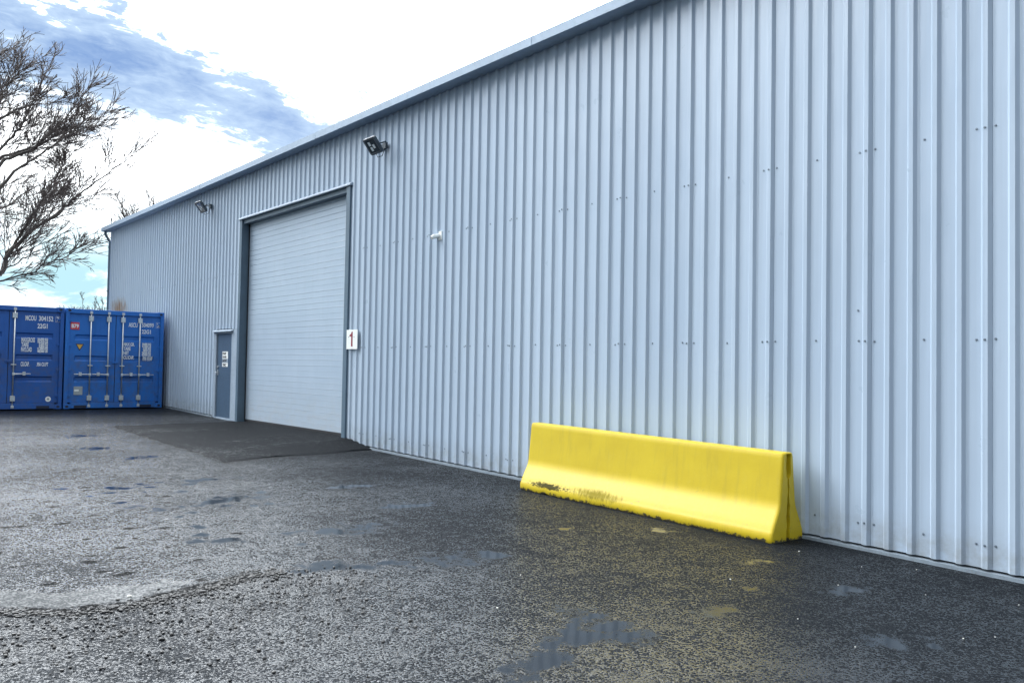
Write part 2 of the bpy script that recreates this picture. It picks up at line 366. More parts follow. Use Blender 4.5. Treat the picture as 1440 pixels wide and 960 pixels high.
# loose grit along the rut and scattered over the chippings
m_grit, t, b = mat('grit', (.06, .055, .05), .6)
P = t.new('ShaderNodeNewGeometry').outputs['Position']
t.put(b.inputs['Base Color'], t.mix(t.mapr(t.noise(P, 30, 2), .4, .6, 0, 1), (.010, .011, .013), (.034, .033, .032)))
ico = [(0, 0, 1), (.894, 0, .447), (.276, .851, .447), (-.724, .526, .447), (-.724, -.526, .447), (.276, -.851, .447), (.724, .526, -.447), (-.276, .851, -.447), (-.894, 0, -.447), (-.276, -.851, -.447), (.724, -.526, -.447), (0, 0, -1)]
icf = [(0, 1, 2), (0, 2, 3), (0, 3, 4), (0, 4, 5), (0, 5, 1), (1, 6, 2), (2, 7, 3), (3, 8, 4), (4, 9, 5), (5, 10, 1), (2, 6, 7), (3, 7, 8), (4, 8, 9), (5, 9, 10), (1, 10, 6), (11, 7, 6), (11, 8, 7), (11, 9, 8), (11, 10, 9), (11, 6, 10)]
def stones(mb, pts):
    for x, y, s in pts:
        z = float(gz(y)) + s * .25; a = random.uniform(0, 6.28); ca, sa = math.cos(a), math.sin(a); e = random.uniform(.6, 1)
        q = []
        for vx, vy, vz in ico:
            k = random.uniform(.75, 1.15); ux, uy, uz = vx * s * k, vy * s * k * e, vz * s * .62 * k
            q.append((x + ux * ca - uy * sa, y + ux * sa + uy * ca, z + uz + s * .15))
        mb.add(q, icf)
rl = lambda x: float(np.interp(x, [-.6, .4, .9, 1.25, 1.6, 2.1, 2.45, 2.8, 3.3], [5.98, 6.02, 5.98, 5.72, 5.70, 5.82, 5.98, 5.95, 5.8]))
pts = []
for k in range(3200):
    x = random.uniform(-.5, 2.7); pts.append((x, rl(x) + random.gauss(-.03, .055), random.choice((.003, .004, .005, .006, .008, .011, .014))))
for k in range(2000):
    x = random.uniform(-.3, 3.2); y = rl(x) - abs(random.gauss(0, .75)); pts.append((x, y, random.choice((.003, .004, .005, .006, .009, .013))))
for k in range(90):
    x = random.uniform(.6, 2.9); pts.append((x, rl(x) - abs(random.gauss(.2, .6)), random.uniform(.010, .019)))
for k in range(500):
    pts.append((random.uniform(.5, 6.6), random.uniform(2.5, 12), random.choice((.003, .004, .005))))
mb = MB(); stones(mb, pts); o = mb.build('loose_grit', m_grit, fix=False); tag(o, 'dark loose grit along the rut edge in the wet yard', 'grit', kind='stuff')
m_chip, _, _ = mat('pale_chip', (.62, .62, .58), .6)
mb = MB(); stones(mb, [(1.62, 5.86, .016), (4.1, 4.9, .007), (3.45, 4.35, .008), (6.65, 4.2, .009), (5.35, 3.95, .008), (4.9, 3.1, .006), (5.9, 3.4, .007), (6.2, 2.9, .006), (6.6, 3.6, .007), (5.4, 2.3, .008), (5.6, 2.2, .006), (6.5, 2.4, .007), (4.7, 2.6, .006), (6.9, 3.3, .006), (3.1, 5.1, .005)])
o = mb.build('pale_chippings', m_chip, fix=False); tag(o, 'few pale stone chips scattered on the dark asphalt', 'stone chips', kind='stuff')

# ------------------------------------------------------------------ warehouse
WX = 7.215; Y0, Y1 = -16.0, 29.3; EZ = 4.12; DEEP = 24.0
wh = thing('warehouse', (WX, 6, float(gz(6))), 'long pale blue-grey warehouse clad in ribbed metal sheet, with a tall white sectional door', 'warehouse')
RIB0 = 10.898
def clad_profile(a, b_):
    """outline of the sheeting between y=a and y=b: list of (y, depth) with ribs every 200 mm, laps every metre"""
    P = [(a, 0.0)]
    k0 = math.floor((a - RIB0) / .2) - 1; k1 = math.ceil((b_ - RIB0) / .2) + 1
    for k in range(k0, k1 + 1):
        c_ = RIB0 + .2 * k
        seq = [(-.0785, 0), (-.076, -.0018), (-.060, -.0018), (-.0575, 0)] if k % 2 else []
        seq += [(-.043, 0), (-.0195, .027), (.0195, .027), (.043, 0)]
        if k % 5 == 0:     # side lap: edge of the upper sheet stops on the rib flank
            seq = seq[:-4] + [(-.0475, 0), (-.0470, -.004), (-.043, -.004), (-.0425, 0), (-.0195, .027), (.0195, .027), (.043, 0)]
        P += [(c_ + y, d) for y, d in seq]
    P = [p for p in P if a <= p[0] <= b_]; P.append((b_, 0.0)); P.sort(key=lambda p: p[0])
    return P
mb = MB()
def clad(a, b_, zb, zt, follow=False):
    P = clad_profile(a, b_); n = len(P); vs = []; zc = [0, .5, 1]
    for f in zc:
        for y, d in P:
            z0 = float(gz(y)) + .05 if follow else zb
            vs.append((WX - d, y, z0 + (zt - z0) * f))
    fs = [(r * n + i, r * n + i + 1, (r + 1) * n + i + 1, (r + 1) * n + i) for r in range(len(zc) - 1) for i in range(n - 1)]
    mb.add(vs, fs)
ROLL0, ROLL1, ROLLZ = 13.42, 18.45, 3.14; PD0, PD1, PDZ = 18.78, 19.78, .69
clad(Y0, ROLL0, 0, EZ + .06, True); clad(ROLL0, ROLL1, ROLLZ + .02, EZ + .06); clad(ROLL1, ROLL1 + .33, PDZ + .07, EZ + .06)
clad(PD0, PD1, PDZ + .07, EZ + .06); clad(PD1, Y1, 0, EZ + .06, True)
# fixing screws (heads are part of the sheeting)
def screw(y, z, d):
    n = 6; x = WX - d; vs = []
    for dxx, rr_ in ((0, .0105), (-.003, .0105), (-.0031, .0068), (-.008, .0062)):
        for k in range(n): a = 6.283 * k / n; vs.append((x + dxx, y + rr_ * math.cos(a), z + rr_ * math.sin(a)))
    fs = [(r * n + k, r * n + (k + 1) % n, (r + 1) * n + (k + 1) % n, (r + 1) * n + k) for r in range(3) for k in range(n)] + [tuple(3 * n + k for k in range(n))]
    mb.add(vs, fs, 1)
for k in range(-24, 19):
    yc = RIB0 + k
    for dy_, d in ((-.073, 0), (.0, .027), (.073, 0), (.5, 0)):
        y = yc + dy_ + random.uniform(-.006, .006)
        for row, z in enumerate((float(gz(y)) + .235, .29, 1.985)):
            z += random.uniform(-.008, .008)
            if y < -2 or y > Y1 - .1: continue
            if ROLL0 - .1 < y < ROLL1 + .1 and row < 3: continue
            if PD0 - .35 < y < PD1 + .05 and z < PDZ + .1: continue
            screw(y, z, d)
screw(3.98, .56, 0)
mb.build('wall_cladding', [m_clad, m_screw], wh, fix=False)
# plain flashing beside the personnel door
mb = MB(); mb.box(WX - .012, WX + .05, ROLL1 + .001, PD0 - .001, float(gz(18.6)) + .01, PDZ + .068); mb.box(WX - .018, WX + .05, PD1 + .001, PD1 + .09, float(gz(19.8)) + .01, PDZ + .03)
mb.build('door_surround', m_flash, wh)
# base drip flashing following the yard level
mb = MB()
def strip(a, b_, x0, x1, h0, h1):
    n = max(2, int((b_ - a) / .5)); vs = []
    for i in range(n + 1):
        y = a + (b_ - a) * i / n; g = float(gz(y)); vs += [(x0, y, g + h0), (x1, y, g + h0), (x1, y, g + h1 + .006), (x0, y, g + h1)]
    fs = [(4 * i + k, 4 * i + (k + 1) % 4, 4 * i + 4 + (k + 1) % 4, 4 * i + 4 + k) for i in range(n) for k in range(4)] + [(0, 1, 2, 3), (4 * n, 4 * n + 3, 4 * n + 2, 4 * n + 1)]
    mb.add(vs, fs)
strip(Y0, ROLL0 - .14, WX - .036, WX + .04, -.08, .028); strip(PD1 + .1, Y1, WX - .036, WX + .04, -.08, .028)
mb.build('base_flashing', m_base, wh)
# return and rear walls, roof
mb = MB()
mb.box(WX + .01, WX + DEEP, Y1 - .05, Y1 - .002, -1.9, EZ); mb.box(WX + .01, WX + DEEP, Y0 + .002, Y0 + .05, -2, EZ); mb.box(WX + DEEP - .05, WX + DEEP, Y0 + .06, Y1 - .06, -2, EZ)
rz = EZ + .1 + DEEP / 2 * math.tan(R(7))
for y in (Y1 - .05, Y0 + .004): mb.prism([(WX + .01, EZ + .002), (WX + DEEP, EZ + .002), (WX + DEEP / 2, rz - .12)], 'y', y, y + .046)
mb.build('gable_walls', m_clad, wh)
mb = MB(); ov = .02
for sgn in (0, 1):
    xa, xb = (WX + ov, WX + DEEP / 2) if sgn == 0 else (WX + DEEP - ov, WX + DEEP / 2)
    mb.add([(xa, Y0 - .1, EZ + .09), (xb, Y0 - .1, rz), (xb, Y1 + .1, rz), (xa, Y1 + .1, EZ + .09), (xa, Y0 - .1, EZ + .13), (xb, Y0 - .1, rz + .04), (xb, Y1 + .1, rz + .04), (xa, Y1 + .1, EZ + .13)],
           [(0, 1, 2, 3), (4, 7, 6, 5), (0, 4, 5, 1), (1, 5, 6, 2), (2, 6, 7, 3), (3, 7, 4, 0)])
mb.build('roof', m_roof, wh)
# boxed eave: lining underneath, folded gutter face in 6 m lengths
mb = MB(); mb.box(WX - .243, WX + .02, Y0 - .1, Y1 + .22, EZ - .002, EZ + .02); mb.build('eave_lining', m_soffit, wh)
mb = MB()
ye = Y0 - .1
while ye < Y1 + .22:
    yn = min(ye + 6.1, Y1 + .22)
    mb.prism([(WX - .262, EZ - .012), (WX - .245, EZ - .012), (WX - .245, EZ + .095), (WX - .10, EZ + .120), (WX - .10, EZ + .13), (WX - .262, EZ + .106)], 'y', ye, yn - .004)
    mb.box(WX - .266, WX - .24, yn - .03, yn + .03, EZ - .016, EZ + .09) if yn < Y1 else None
    ye = yn
mb.box(WX - .262, WX + .0, Y1 + .218, Y1 + .224, EZ - .012, EZ + .10)
mb.build('gutter', m_gutter, wh)
mb = MB(); mb.tube([(WX - .15, Y1 + .12, EZ - .01), (WX - .15, Y1 + .12, EZ - .10), (WX - .02, Y1 + .07, EZ - .32), (WX - .02, Y1 + .07, -1.2)], .045, 12)
for z in (3.6, 2.2, .8): mb.box(WX - .075, WX + .05, Y1 + .01, Y1 + .125, z, z + .03)
mb.build('downpipe', m_trim, wh, bevel=0)
# large door opening: dark slate trims, reveals, pale head flashing
mb = MB(); gR = float(gz(13.4)); gL = float(gz(18.4)); T = .125
mb.box(WX - .036, WX + .002, ROLL0 - .006, ROLL0 + T, gR + .05, ROLLZ - .001)          # near trim
mb.box(WX + .003, WX + .17, ROLL0 + .002, ROLL0 + T - .003, gR, ROLLZ - .002)          # near reveal
mb.box(WX - .036, WX + .002, ROLL1 - T, ROLL1 - .001, gL, ROLLZ - .001)
mb.box(WX + .003, WX + .17, ROLL1 - T + .003, ROLL1 - .003, gL, ROLLZ - .002)
mb.box(WX + .003, WX + .17, ROLL0 + T, ROLL1 - T, ROLLZ - .09, ROLLZ - .004)
mb.build('door_jamb', m_trim, wh, bevel=.003)
mb = MB(); mb.prism([(WX + .03, ROLLZ + .001), (WX - .062, ROLLZ + .001), (WX - .062, ROLLZ + .022), (WX - .036, ROLLZ + .05), (WX + .03, ROLLZ + .06)], 'y', ROLL0 - .05, ROLL1 + .05)
mb.build('head_flashing', m_flash, wh, bevel=.002)
# sectional door: horizontal ribbed panels
DXX = WX + .145; DB, DT = -1.262, ROLLZ - .02; prof = []
z = DB + .03; k = 0
prof.append((DB + .03, 0)); pitch = .1085
while z < DT - .02:
    z += pitch; k += 1
    if k % 5 == 0: prof += [(z - .003, 0), (z, .004), (z + .003, 0)]
    else: prof += [(z - .009, 0), (z - .004, .007), (z + .001, .007), (z + .004, -.002), (z + .008, 0)]
prof.append((DT, 0)); n = len(prof)
sd_ = MB(); ny_ = 6; yy = [ROLL0 + T - .02 + (ROLL1 - ROLL0 - 2 * T + .04) * i / ny_ for i in range(ny_ + 1)]
vs = [(DXX + d, y, z) for y in yy for z, d in prof]
fs = [(i * n + j, i * n + j + 1, (i + 1) * n + j + 1, (i + 1) * n + j) for i in range(ny_) for j in range(n - 1)]
sd_.add(vs, fs); door = sd_.build('sectional_door', m_sect, wh, fix=False)
mb = MB(); mb.box(DXX - .012, DXX + .03, ROLL0 + T + .002, ROLL1 - T - .002, DB - .06, DB + .0305)
for a in (ROLL0 + T, ROLL1 - T - .022): mb.box(DXX - .02, DXX - .002, a + .002, a + .022, DB, DT)
mb.build('door_seal', m_black, door)
mb = MB(); mb.box(DXX + .05, DXX + .07, ROLL0, ROLL1, -1.4, ROLLZ); mb.build('door_backing', m_dark, door)
# personnel door
pd = MB().box(WX + .018, WX + .06, PD0 + .035, PD1 - .035, float(gz(19.3)) + .03, PDZ - .04).build('personnel_door', m_door, wh, bevel=.003)
mb = MB(); gp = float(gz(19.3))
mb.box(WX - .014, WX + .07, PD0 + .001, PD0 + .034, gp, PDZ); mb.box(WX - .014, WX + .07, PD1 - .034, PD1 - .001, gp, PDZ); mb.box(WX - .014, WX + .07, PD0 + .035, PD1 - .035, PDZ - .038, PDZ)
mb.box(WX - .02, WX + .07, PD0 + .001, PD1 - .001, gp - .02, gp + .028)
mb.build('door_frame', m_flash, pd, bevel=.002)
MB().prism([(WX + .0, PDZ + .002), (WX - .075, PDZ + .002), (WX - .075, PDZ + .02), (WX + .0, PDZ + .055)], 'y', PD0 - .05, PD1 + .1).build('drip_cap', m_flash, pd)
mb = MB(); mb.tube([(WX + .018, PD1 - .10, -.235), (WX - .045, PD1 - .10, -.235), (WX - .045, PD1 - .21, -.235)], .011, 8); mb.box(WX + .006, WX + .018, PD1 - .125, PD1 - .075, -.30, -.17)
mb.build('door_handle', m_steel, pd, smooth=False)
MB().tube([(WX + .018, PD1 - .10, -.105), (WX - .004, PD1 - .10, -.105)], .026, 14).build('lock', m_steel, pd)

# ---- lettering helper: real extruded glyphs, laid in a plane
def text(body, loc, h, right, up, material, parent=None, name='lettering', xs=1.0, align='LEFT', ext=.0008, bold=0):
    cu = bpy.data.curves.new(name, 'FONT'); cu.body = body; cu.size = h * 1.42; cu.extrude = ext; cu.align_x = align; cu.offset = bold; cu.resolution_u = 3
    o = bpy.data.objects.new(name, cu); COL.objects.link(o); bpy.context.view_layer.update()
    me = bpy.data.meshes.new_from_object(o.evaluated_get(bpy.context.evaluated_depsgraph_get())); COL.objects.unlink(o); bpy.data.objects.remove(o)
    r = Vector(right).normalized(); u = Vector(up).normalized(); nrm = r.cross(u)
    M = Matrix(((r.x * xs, u.x, nrm.x, loc[0]), (r.y * xs, u.y, nrm.y, loc[1]), (r.z * xs, u.z, nrm.z, loc[2]), (0, 0, 0, 1)))
    me.transform(M); me.materials.clear(); me.materials.append(material)
    return me
def join_text(items, name, material, parent):
    bm = bmesh.new()
    for it in items: bm.from_mesh(it)
    me = bpy.data.meshes.new(name); bm.to_mesh(me); bm.free(); me.materials.append(material)
    o = bpy.data.objects.new(name, me); COL.objects.link(o); o.parent = parent; o.matrix_parent_inverse = parent.matrix_world.inverted(); return o
WR = (0, -1, 0); UP = (0, 0, 1)   # reading direction on the long wall

# notices taped on the personnel door
nt = thing('paper_notice', (WX + .015, 19.25, .14), 'white printed paper notices stacked on the grey personnel door', 'notice')
mb = MB()
for z0, z1 in ((.08, .245), (-.10, -.01)): mb.box(WX + .0135, WX + .0165, 19.08, 19.42, z0, z1)
mb.build('sheet', m_white, nt)
mb = MB(); mb.box(WX + .0135, WX + .0165, 19.08, 19.42, -.008, .078); mb.build('band_sheet', m_flash, nt)
join_text([text('STAFF', (WX + .013, 19.40, .178), .045, WR, UP, m_ink, xs=1.2, bold=.004), text('DOOR', (WX + .013, 19.40, .10), .045, WR, UP, m_ink, xs=1.2, bold=.004), text('ENTRY', (WX + .013, 19.40, .008), .055, WR, UP, m_ink, xs=1.05, bold=.004), text('ONLY', (WX + .013, 19.385, -.083), .055, WR, UP, m_ink, xs=1.05, bold=.004)], 'lettering', m_ink, nt)

# door number sign
sg = thing('number_sign', (WX - .05, 13.2, .26), 'white rectangular sign with a dark red number 1 beside the tall door', 'sign')
MB().box(WX - .056, WX - .050, 13.00, 13.385, .265, .60).build('sign_board', m_white, sg, bevel=.002)
for ya in (13.03, 13.31): MB().box(WX - .0499, WX - .036, ya, ya + .04, .28, .585).build('sign_batten', m_trim, sg)
mb = MB(); mb.prism([(13.215, .31), (13.165, .31), (13.165, .565), (13.20, .565), (13.225, .525), (13.275, .508), (13.275, .478), (13.215, .488)], 'x', WX - .0585, WX - .0562)
mb.build('numeral', m_red, sg)
for y in (13.31, 13.115): MB().tube([(WX - .056, y, .475), (WX - .060, y, .475)], .009, 8).build('fixing', m_screw, sg)

# floodlights
m_flood = worn('floodlight_body', (.045, .065, .085), .45, var=.1, scale=12)
m_lens, t_, b_ = mat('floodlight_glass', (.03, .045, .06), .12)
m_led = worn('led_cell', (.62, .70, .74), .3, var=.05)
fl = thing('floodlight', (WX - .035, 12.25, 3.60), 'dark square LED floodlight on a bracket, right of the tall door', 'floodlight', 'wall floodlights')
cx_, cy_, cz_ = 6.93, 12.20, 3.565
upv = Vector((-.62, .0, .78)).normalized(); sv = Vector((0, -1, 0)); nv = sv.cross(upv); nv = nv if nv.x < 0 else -nv
def place(pl): return [tuple(Vector((cx_, cy_, cz_)) + sv * a + upv * b + nv * c_) for a, b, c_ in pl]
def obox(mb, a0, a1, b0, b1, c0, c1, mi=0):
    q = MB(); q.box(a0, a1, b0, b1, c0, c1); mb.add(place(q.v), q.f, mi)
mb = MB(); rr0 = .035; out = []
for sx, sz in ((1, 1), (-1, 1), (-1, -1), (1, -1)):
    for k in range(5):
        a = {(1, 1): 0, (-1, 1): 90, (-1, -1): 180, (1, -1): 270}[(sx, sz)] + k * 22.5
        out.append((sx * (.18 - rr0) + rr0 * math.cos(R(a)), sz * (.145 - rr0) + rr0 * math.sin(R(a))))
n = len(out); vs = []
for c_, s_ in ((-.03, .93), (-.02, 1), (.018, 1), (.024, .97), (.024, .80), (.014, .78)): vs += [(a * s_, b * s_, c_) for a, b in out]
fs = [tuple(range(n))] + [(r * n + k, r * n + (k + 1) % n, (r + 1) * n + (k + 1) % n, (r + 1) * n + k) for r in range(5) for k in range(n)] + [tuple(5 * n + k for k in range(n))]
mb.add(place(vs), fs)
for k in range(7): obox(mb, -.12 + k * .04 - .003, -.12 + k * .04 + .003, -.11, .11, -.055, -.028)
mb.build('lamp_housing', m_flood, fl)
mb = MB(); obox(mb, -.135, .135, -.105, .105, .0145, .0165); mb.build('glass', m_lens, fl)
for a, b in ((-.055, .045), (-.055, -.045), (.035, -.010)):
    mb = MB(); obox(mb, a - .030, a + .030, b - .034, b + .034, .0166, .019); mb.build('led_panel', m_led, fl)
mb = MB()
for s_ in (-1, 1): mb.tube([Vector((cx_, cy_, cz_)) + sv * .19 * s_, Vector((7.06, cy_ - .17 * s_, 3.625)), Vector((7.15, cy_ - .05 * s_ + .02, 3.625))], .011, 6)
mb.tube([Vector((7.15, cy_ + .08, 3.625)), Vector((7.15, cy_ - .06, 3.625))], .012, 6); mb.box(7.14, 7.184, cy_ - .03, cy_ + .07, 3.56, 3.66)
mb.build('bracket', m_flood, fl)
MB().tube([(7.16, cy_ + .03, 3.56), (7.13, cy_ + .05, 3.44), (7.04, cy_ + .04, 3.40), (6.97, cy_, 3.50)], .006, 6).build('cable', m_black, fl)
f2 = copy_tree(fl); f2.location = (WX - .035, 20.30, 3.685); f2['label'] = 'dark square LED floodlight on a bracket, the small far one above the personnel door'

# little white overflow pipe
op = MB(); op.tube([(WX + .01, 10.64, 1.955), (WX - .10, 10.66, 1.935), (WX - .135, 10.665, 1.91)], [.034, .034, .030], 12); op.box(WX - .012, WX - .0005, 10.58, 10.71, 1.89, 2.02)
o = op.build('overflow_pipe', m_white, smooth=False); tag(o, 'short white pipe stub sticking out of the ribbed wall', 'pipe')

# ------------------------------------------------------------------ concrete barrier
m_yel, t, b = mat('yellow_masonry_paint', (.72, .58, .035), .42)
P = t.new('ShaderNodeNewGeometry').outputs['Position']; px, py, pz = t.sep(P)
hh = t.math('SUBTRACT', pz, t.math('MULTIPLY_ADD', py, .0172, -1.622))
c = t.mix(t.mapr(t.noise(P, 2.2, 5, .6), .3, .7, 0, 1), (.50, .365, .008), (.57, .43, .012))
c = t.mix(t.mapr(t.noise(t.comb(t.math('MULTIPLY', px, 2), t.math('MULTIPLY', py, 9), t.math('MULTIPLY', pz, 1.2)), 1.6, 6, .7), .52, .78, 0, .38), c, (.30, .23, .03))
c = t.mix(t.mapr(t.noise(P, 14, 5, .65), .55, .8, 0, .3), c, (.55, .45, .06))
# chipped and blackened foot
ch = t.math('ADD', t.mapr(hh, .0, .085, 1, 0), t.math('MULTIPLY', t.math('SUBTRACT', t.noise(P, 16, 6, .7), .5), 2.0))
c = t.mix(t.mapr(ch, .62, .90, 0, 1, True), c, (.075, .068, .045))
pit = t.mapr(t.voro(P, 28), .05, .09, 1, 0); pit = t.math('MULTIPLY', pit, t.mapr(t.noise(P, 5, 3, .6), .52, .6, 0, 1))
c = t.mix(t.math('MULTIPLY', pit, .55), c, (.22, .17, .05))
# tyre scuff and moss near the far end
s1 = t.math('SQRT', t.math('ADD', t.math('POWER', t.math('DIVIDE', t.math('SUBTRACT', py, 7.55), .48), 2), t.math('POWER', t.math('DIVIDE', t.math('SUBTRACT', hh, .105), .05), 2)))
s1 = t.math('ADD', s1, t.math('MULTIPLY', t.math('SUBTRACT', t.noise(t.comb(px, py, t.math('MULTIPLY', pz, 2)), 22, 6, .75), .5), 2.6))
c = t.mix(t.mapr(s1, .40, .8, .92, 0, True), c, (.022, .024, .016))
s2 = t.math('SQRT', t.math('ADD', t.math('POWER', t.math('DIVIDE', t.math('SUBTRACT', py, 6.75), .45), 2), t.math('POWER', t.math('DIVIDE', t.math('SUBTRACT', hh, .115), .065), 2)))
s2 = t.math('ADD', s2, t.math('MULTIPLY', t.math('SUBTRACT', t.noise(t.comb(px, t.math('MULTIPLY', py, 3), pz), 13, 5, .75), .5), 2.4))
c = t.mix(t.mapr(s2, .3, 1.1, .7, 0, True), c, (.13, .115, .03))
s3 = t.mapr(t.noise(t.comb(px, t.math('MULTIPLY', py, .6), t.math('MULTIPLY', pz, 1.2)), 18, 3, .5, 1.5), .685, .70, 0, .55)
s3 = t.math('MULTIPLY', s3, t.mapr(hh, .40, .30, 0, 1))
c = t.mix(s3, c, (.30, .24, .04))
dirtm = t.math('MAXIMUM', t.mapr(s1, .40, .8, 1, 0, True), t.math('MAXIMUM', t.mapr(s2, .3, 1.1, 1, 0, True), t.mapr(ch, .62, .90, 0, 1, True)))
t.put(b.inputs['Specular IOR Level'], t.math('MULTIPLY_ADD', dirtm, -.42, .45))
t.put(b.inputs['Base Color'], c)
nn = t.noise(P, 9, 6, .6); n9 = t.noise(P, 90, 4, .6)
t.put(b.inputs['Normal'], t.bump(t.math('SUBTRACT', t.math('MULTIPLY', t.noise(P, 45, 5, .7), .6), t.math('MULTIPLY', pit, 1.2)), .0022, .8))
t.put(b.inputs['Roughness'], t.mapr(n9, .3, .7, .36, .55))
BX, BA, BB = 6.945, 4.50, 8.05
half = [(.0, .0), (.0, 0), (.238, .0), (.245, .010), (.246, .045), (.244, .085), (.236, .100), (.214, .150), (.180, .215), (.146, .280), (.130, .318), (.121, .360), (.108, .48), (.096, .60), (.086, .72), (.081, .775), (.073, .798), (.055, .805), (.0, .806)][2:]
# refine outline
def refine(P, step=.022):
    o = [P[0]]
    for p, q in zip(P, P[1:]):
        L = math.hypot(q[0] - p[0], q[1] - p[1]); k = max(1, int(L / step))
        o += [(p[0] + (q[0] - p[0]) * i / k, p[1] + (q[1] - p[1]) * i / k) for i in range(1, k + 1)]
    return o
hp = refine(half)
def profile_at(side, e):
    """outline of one side; e = inset fraction near the ends (rounded arris)"""
    return [(side * max(0, x - e * .014), z - e * .010 * (z > .5)) for x, z in hp]
CHY = np.arange(BA - .1, BB + .1, .012); CHV = vnoise(CHY * 1.0, CHY * 0 + 3.3, 5, 5, .7, 21)
bm_ = MB(); stations = [(BA, 1.0), (BA + .006, .35), (BA + .014, 0)] + [(BA + .014 + (BB - BA - .028) * i / 150, 0) for i in range(1, 150)] + [(BB - .014, 0), (BB - .006, .35), (BB, 1.0)]
rings = []; vs = []
for y, e in stations:
    L = profile_at(-1, e); Rr = profile_at(1, e)[::-1]; ring = L + Rr[1:]
    g = float(gz(y)); ids = []
    for x, z in ring:
        nxx = 0; nzz = 0
        if z < .05:
            k = float(np.interp(y, CHY, CHV)); ch_ = max(0, k - .56) * .045
            nzz = ch_ * (1 - z / .05); nxx = -ch_ * .5
        wob = 0
        ids.append(len(vs)); vs.append((BX + (abs(x) + nxx + (wob if abs(x) > .05 else 0)) * (1 if x > 0 else -1), y, g + z + nzz + .001))
    rings.append(ids)
n = len(rings[0]); fs = []
for a, b2 in zip(rings, rings[1:]): fs += [(a[i], a[i + 1], b2[i + 1], b2[i]) for i in range(n - 1)]
fs += [tuple(rings[-1])]
bm_.add(vs, fs)
# near end face with its vertical joint slot (recess 60 mm deep)
g = float(gz(BA)); L = profile_at(-1, 1.0)
def endhalf(side):
    P_ = [(side * x, z) for x, z in [(max(0, x - .014), z - .010 * (z > .5)) for x, z in hp]]
    prev = None; vs = []; fs = []
    cut = lambda z: .026 if z < .34 else (.013 if z < .58 else .036)
    rows = []
    for x, z in P_:
        if abs(x) < .03: continue
        c_ = cut(z) + .003 * math.sin(z * 40 + side); rows.append((x, z, side * c_))
    for x, z, c_ in rows: vs += [(BX + x, BA, g + z + .001), (BX + c_, BA - .002, g + z + .001), (BX + c_ * .8, BA + .055, g + z + .001)]
    for i in range(len(rows) - 1): fs += [(3 * i, 3 * i + 1, 3 * i + 4, 3 * i + 3), (3 * i + 1, 3 * i + 2, 3 * i + 5, 3 * i + 4)]
    bm_.add(vs, fs)
    return rows
endhalf(-1); endhalf(1)
bm_.add([(BX - .02, BA + .054, g), (BX + .02, BA + .054, g), (BX + .02, BA + .054, g + .79), (BX - .02, BA + .054, g + .79)], [(0, 1, 2, 3)])
bar = bm_.build('concrete_barrier', m_yel, smooth=True, fix=True)
bar.modifiers.new('es', 'EDGE_SPLIT').split_angle = R(38)
tag(bar, 'long yellow painted concrete barrier with scuffed foot standing against the ribbed wall', 'barrier')

# ------------------------------------------------------------------ shipping containers
def cpaint(name, c0, c1):
    m, t, b = mat(name, c0, .40)
    P = t.new('ShaderNodeTexCoord').outputs['Object']; px, py, pz = t.sep(P)
    c = t.mix(t.mapr(t.noise(P, 1.6, 5, .6), .3, .7, 0, 1), c0, c1)
    c = t.mix(t.mapr(t.noise(t.comb(t.math('MULTIPLY', px, 5), py, t.math('MULTIPLY', pz, .7)), 3, 5, .65), .55, .8, 0, .35), c, tuple(x * .55 for x in c0))
    c = t.mix(t.mapr(t.noise(P, 22, 5, .75), .69, .72, 0, .7), c, (.09, .055, .04))
    c = t.mix(t.math('MULTIPLY', t.mapr(pz, .3, 0, 0, 1), t.mapr(t.noise(P, 7, 4, .7), .4, .7, 0, .5)), c, (.07, .08, .10))
    t.put(b.inputs['Base Color'], c); t.put(b.inputs['Roughness'], t.mapr(t.noise(P, 9, 4, .6), .3, .7, .33, .52))
    t.put(b.inputs['Normal'], t.bump(t.noise(P, 4, 4, .5), .004, .6))
    return m
m_blueR = cpaint('container_blue', (.008, .115, .43), (.012, .150, .52)); m_blueL = cpaint('container_navy', (.006, .070, .30), (.009, .092, .37))
m_letter = worn('white_stencil', (.72, .76, .80), .55, var=.1, scale=30, dirtamt=.25)
m_platered = worn('red_plate', (.52, .035, .05), .45, var=.08); m_amber = worn('amber_plate', (.62, .36, .07), .45, var=.1); m_grey = worn('grey_plate', (.30, .34, .36), .5, var=.1)
m_gasket, _, _ = mat('gasket', (.010, .016, .035), .7)
m_croof = worn('weathered_container_roof', (.13, .14, .15), .75, var=.3, scale=2, dirtamt=.5)
CW, CH, CL = 2.33, 2.475, 5.80; FY = 23.15; CZ = -1.207
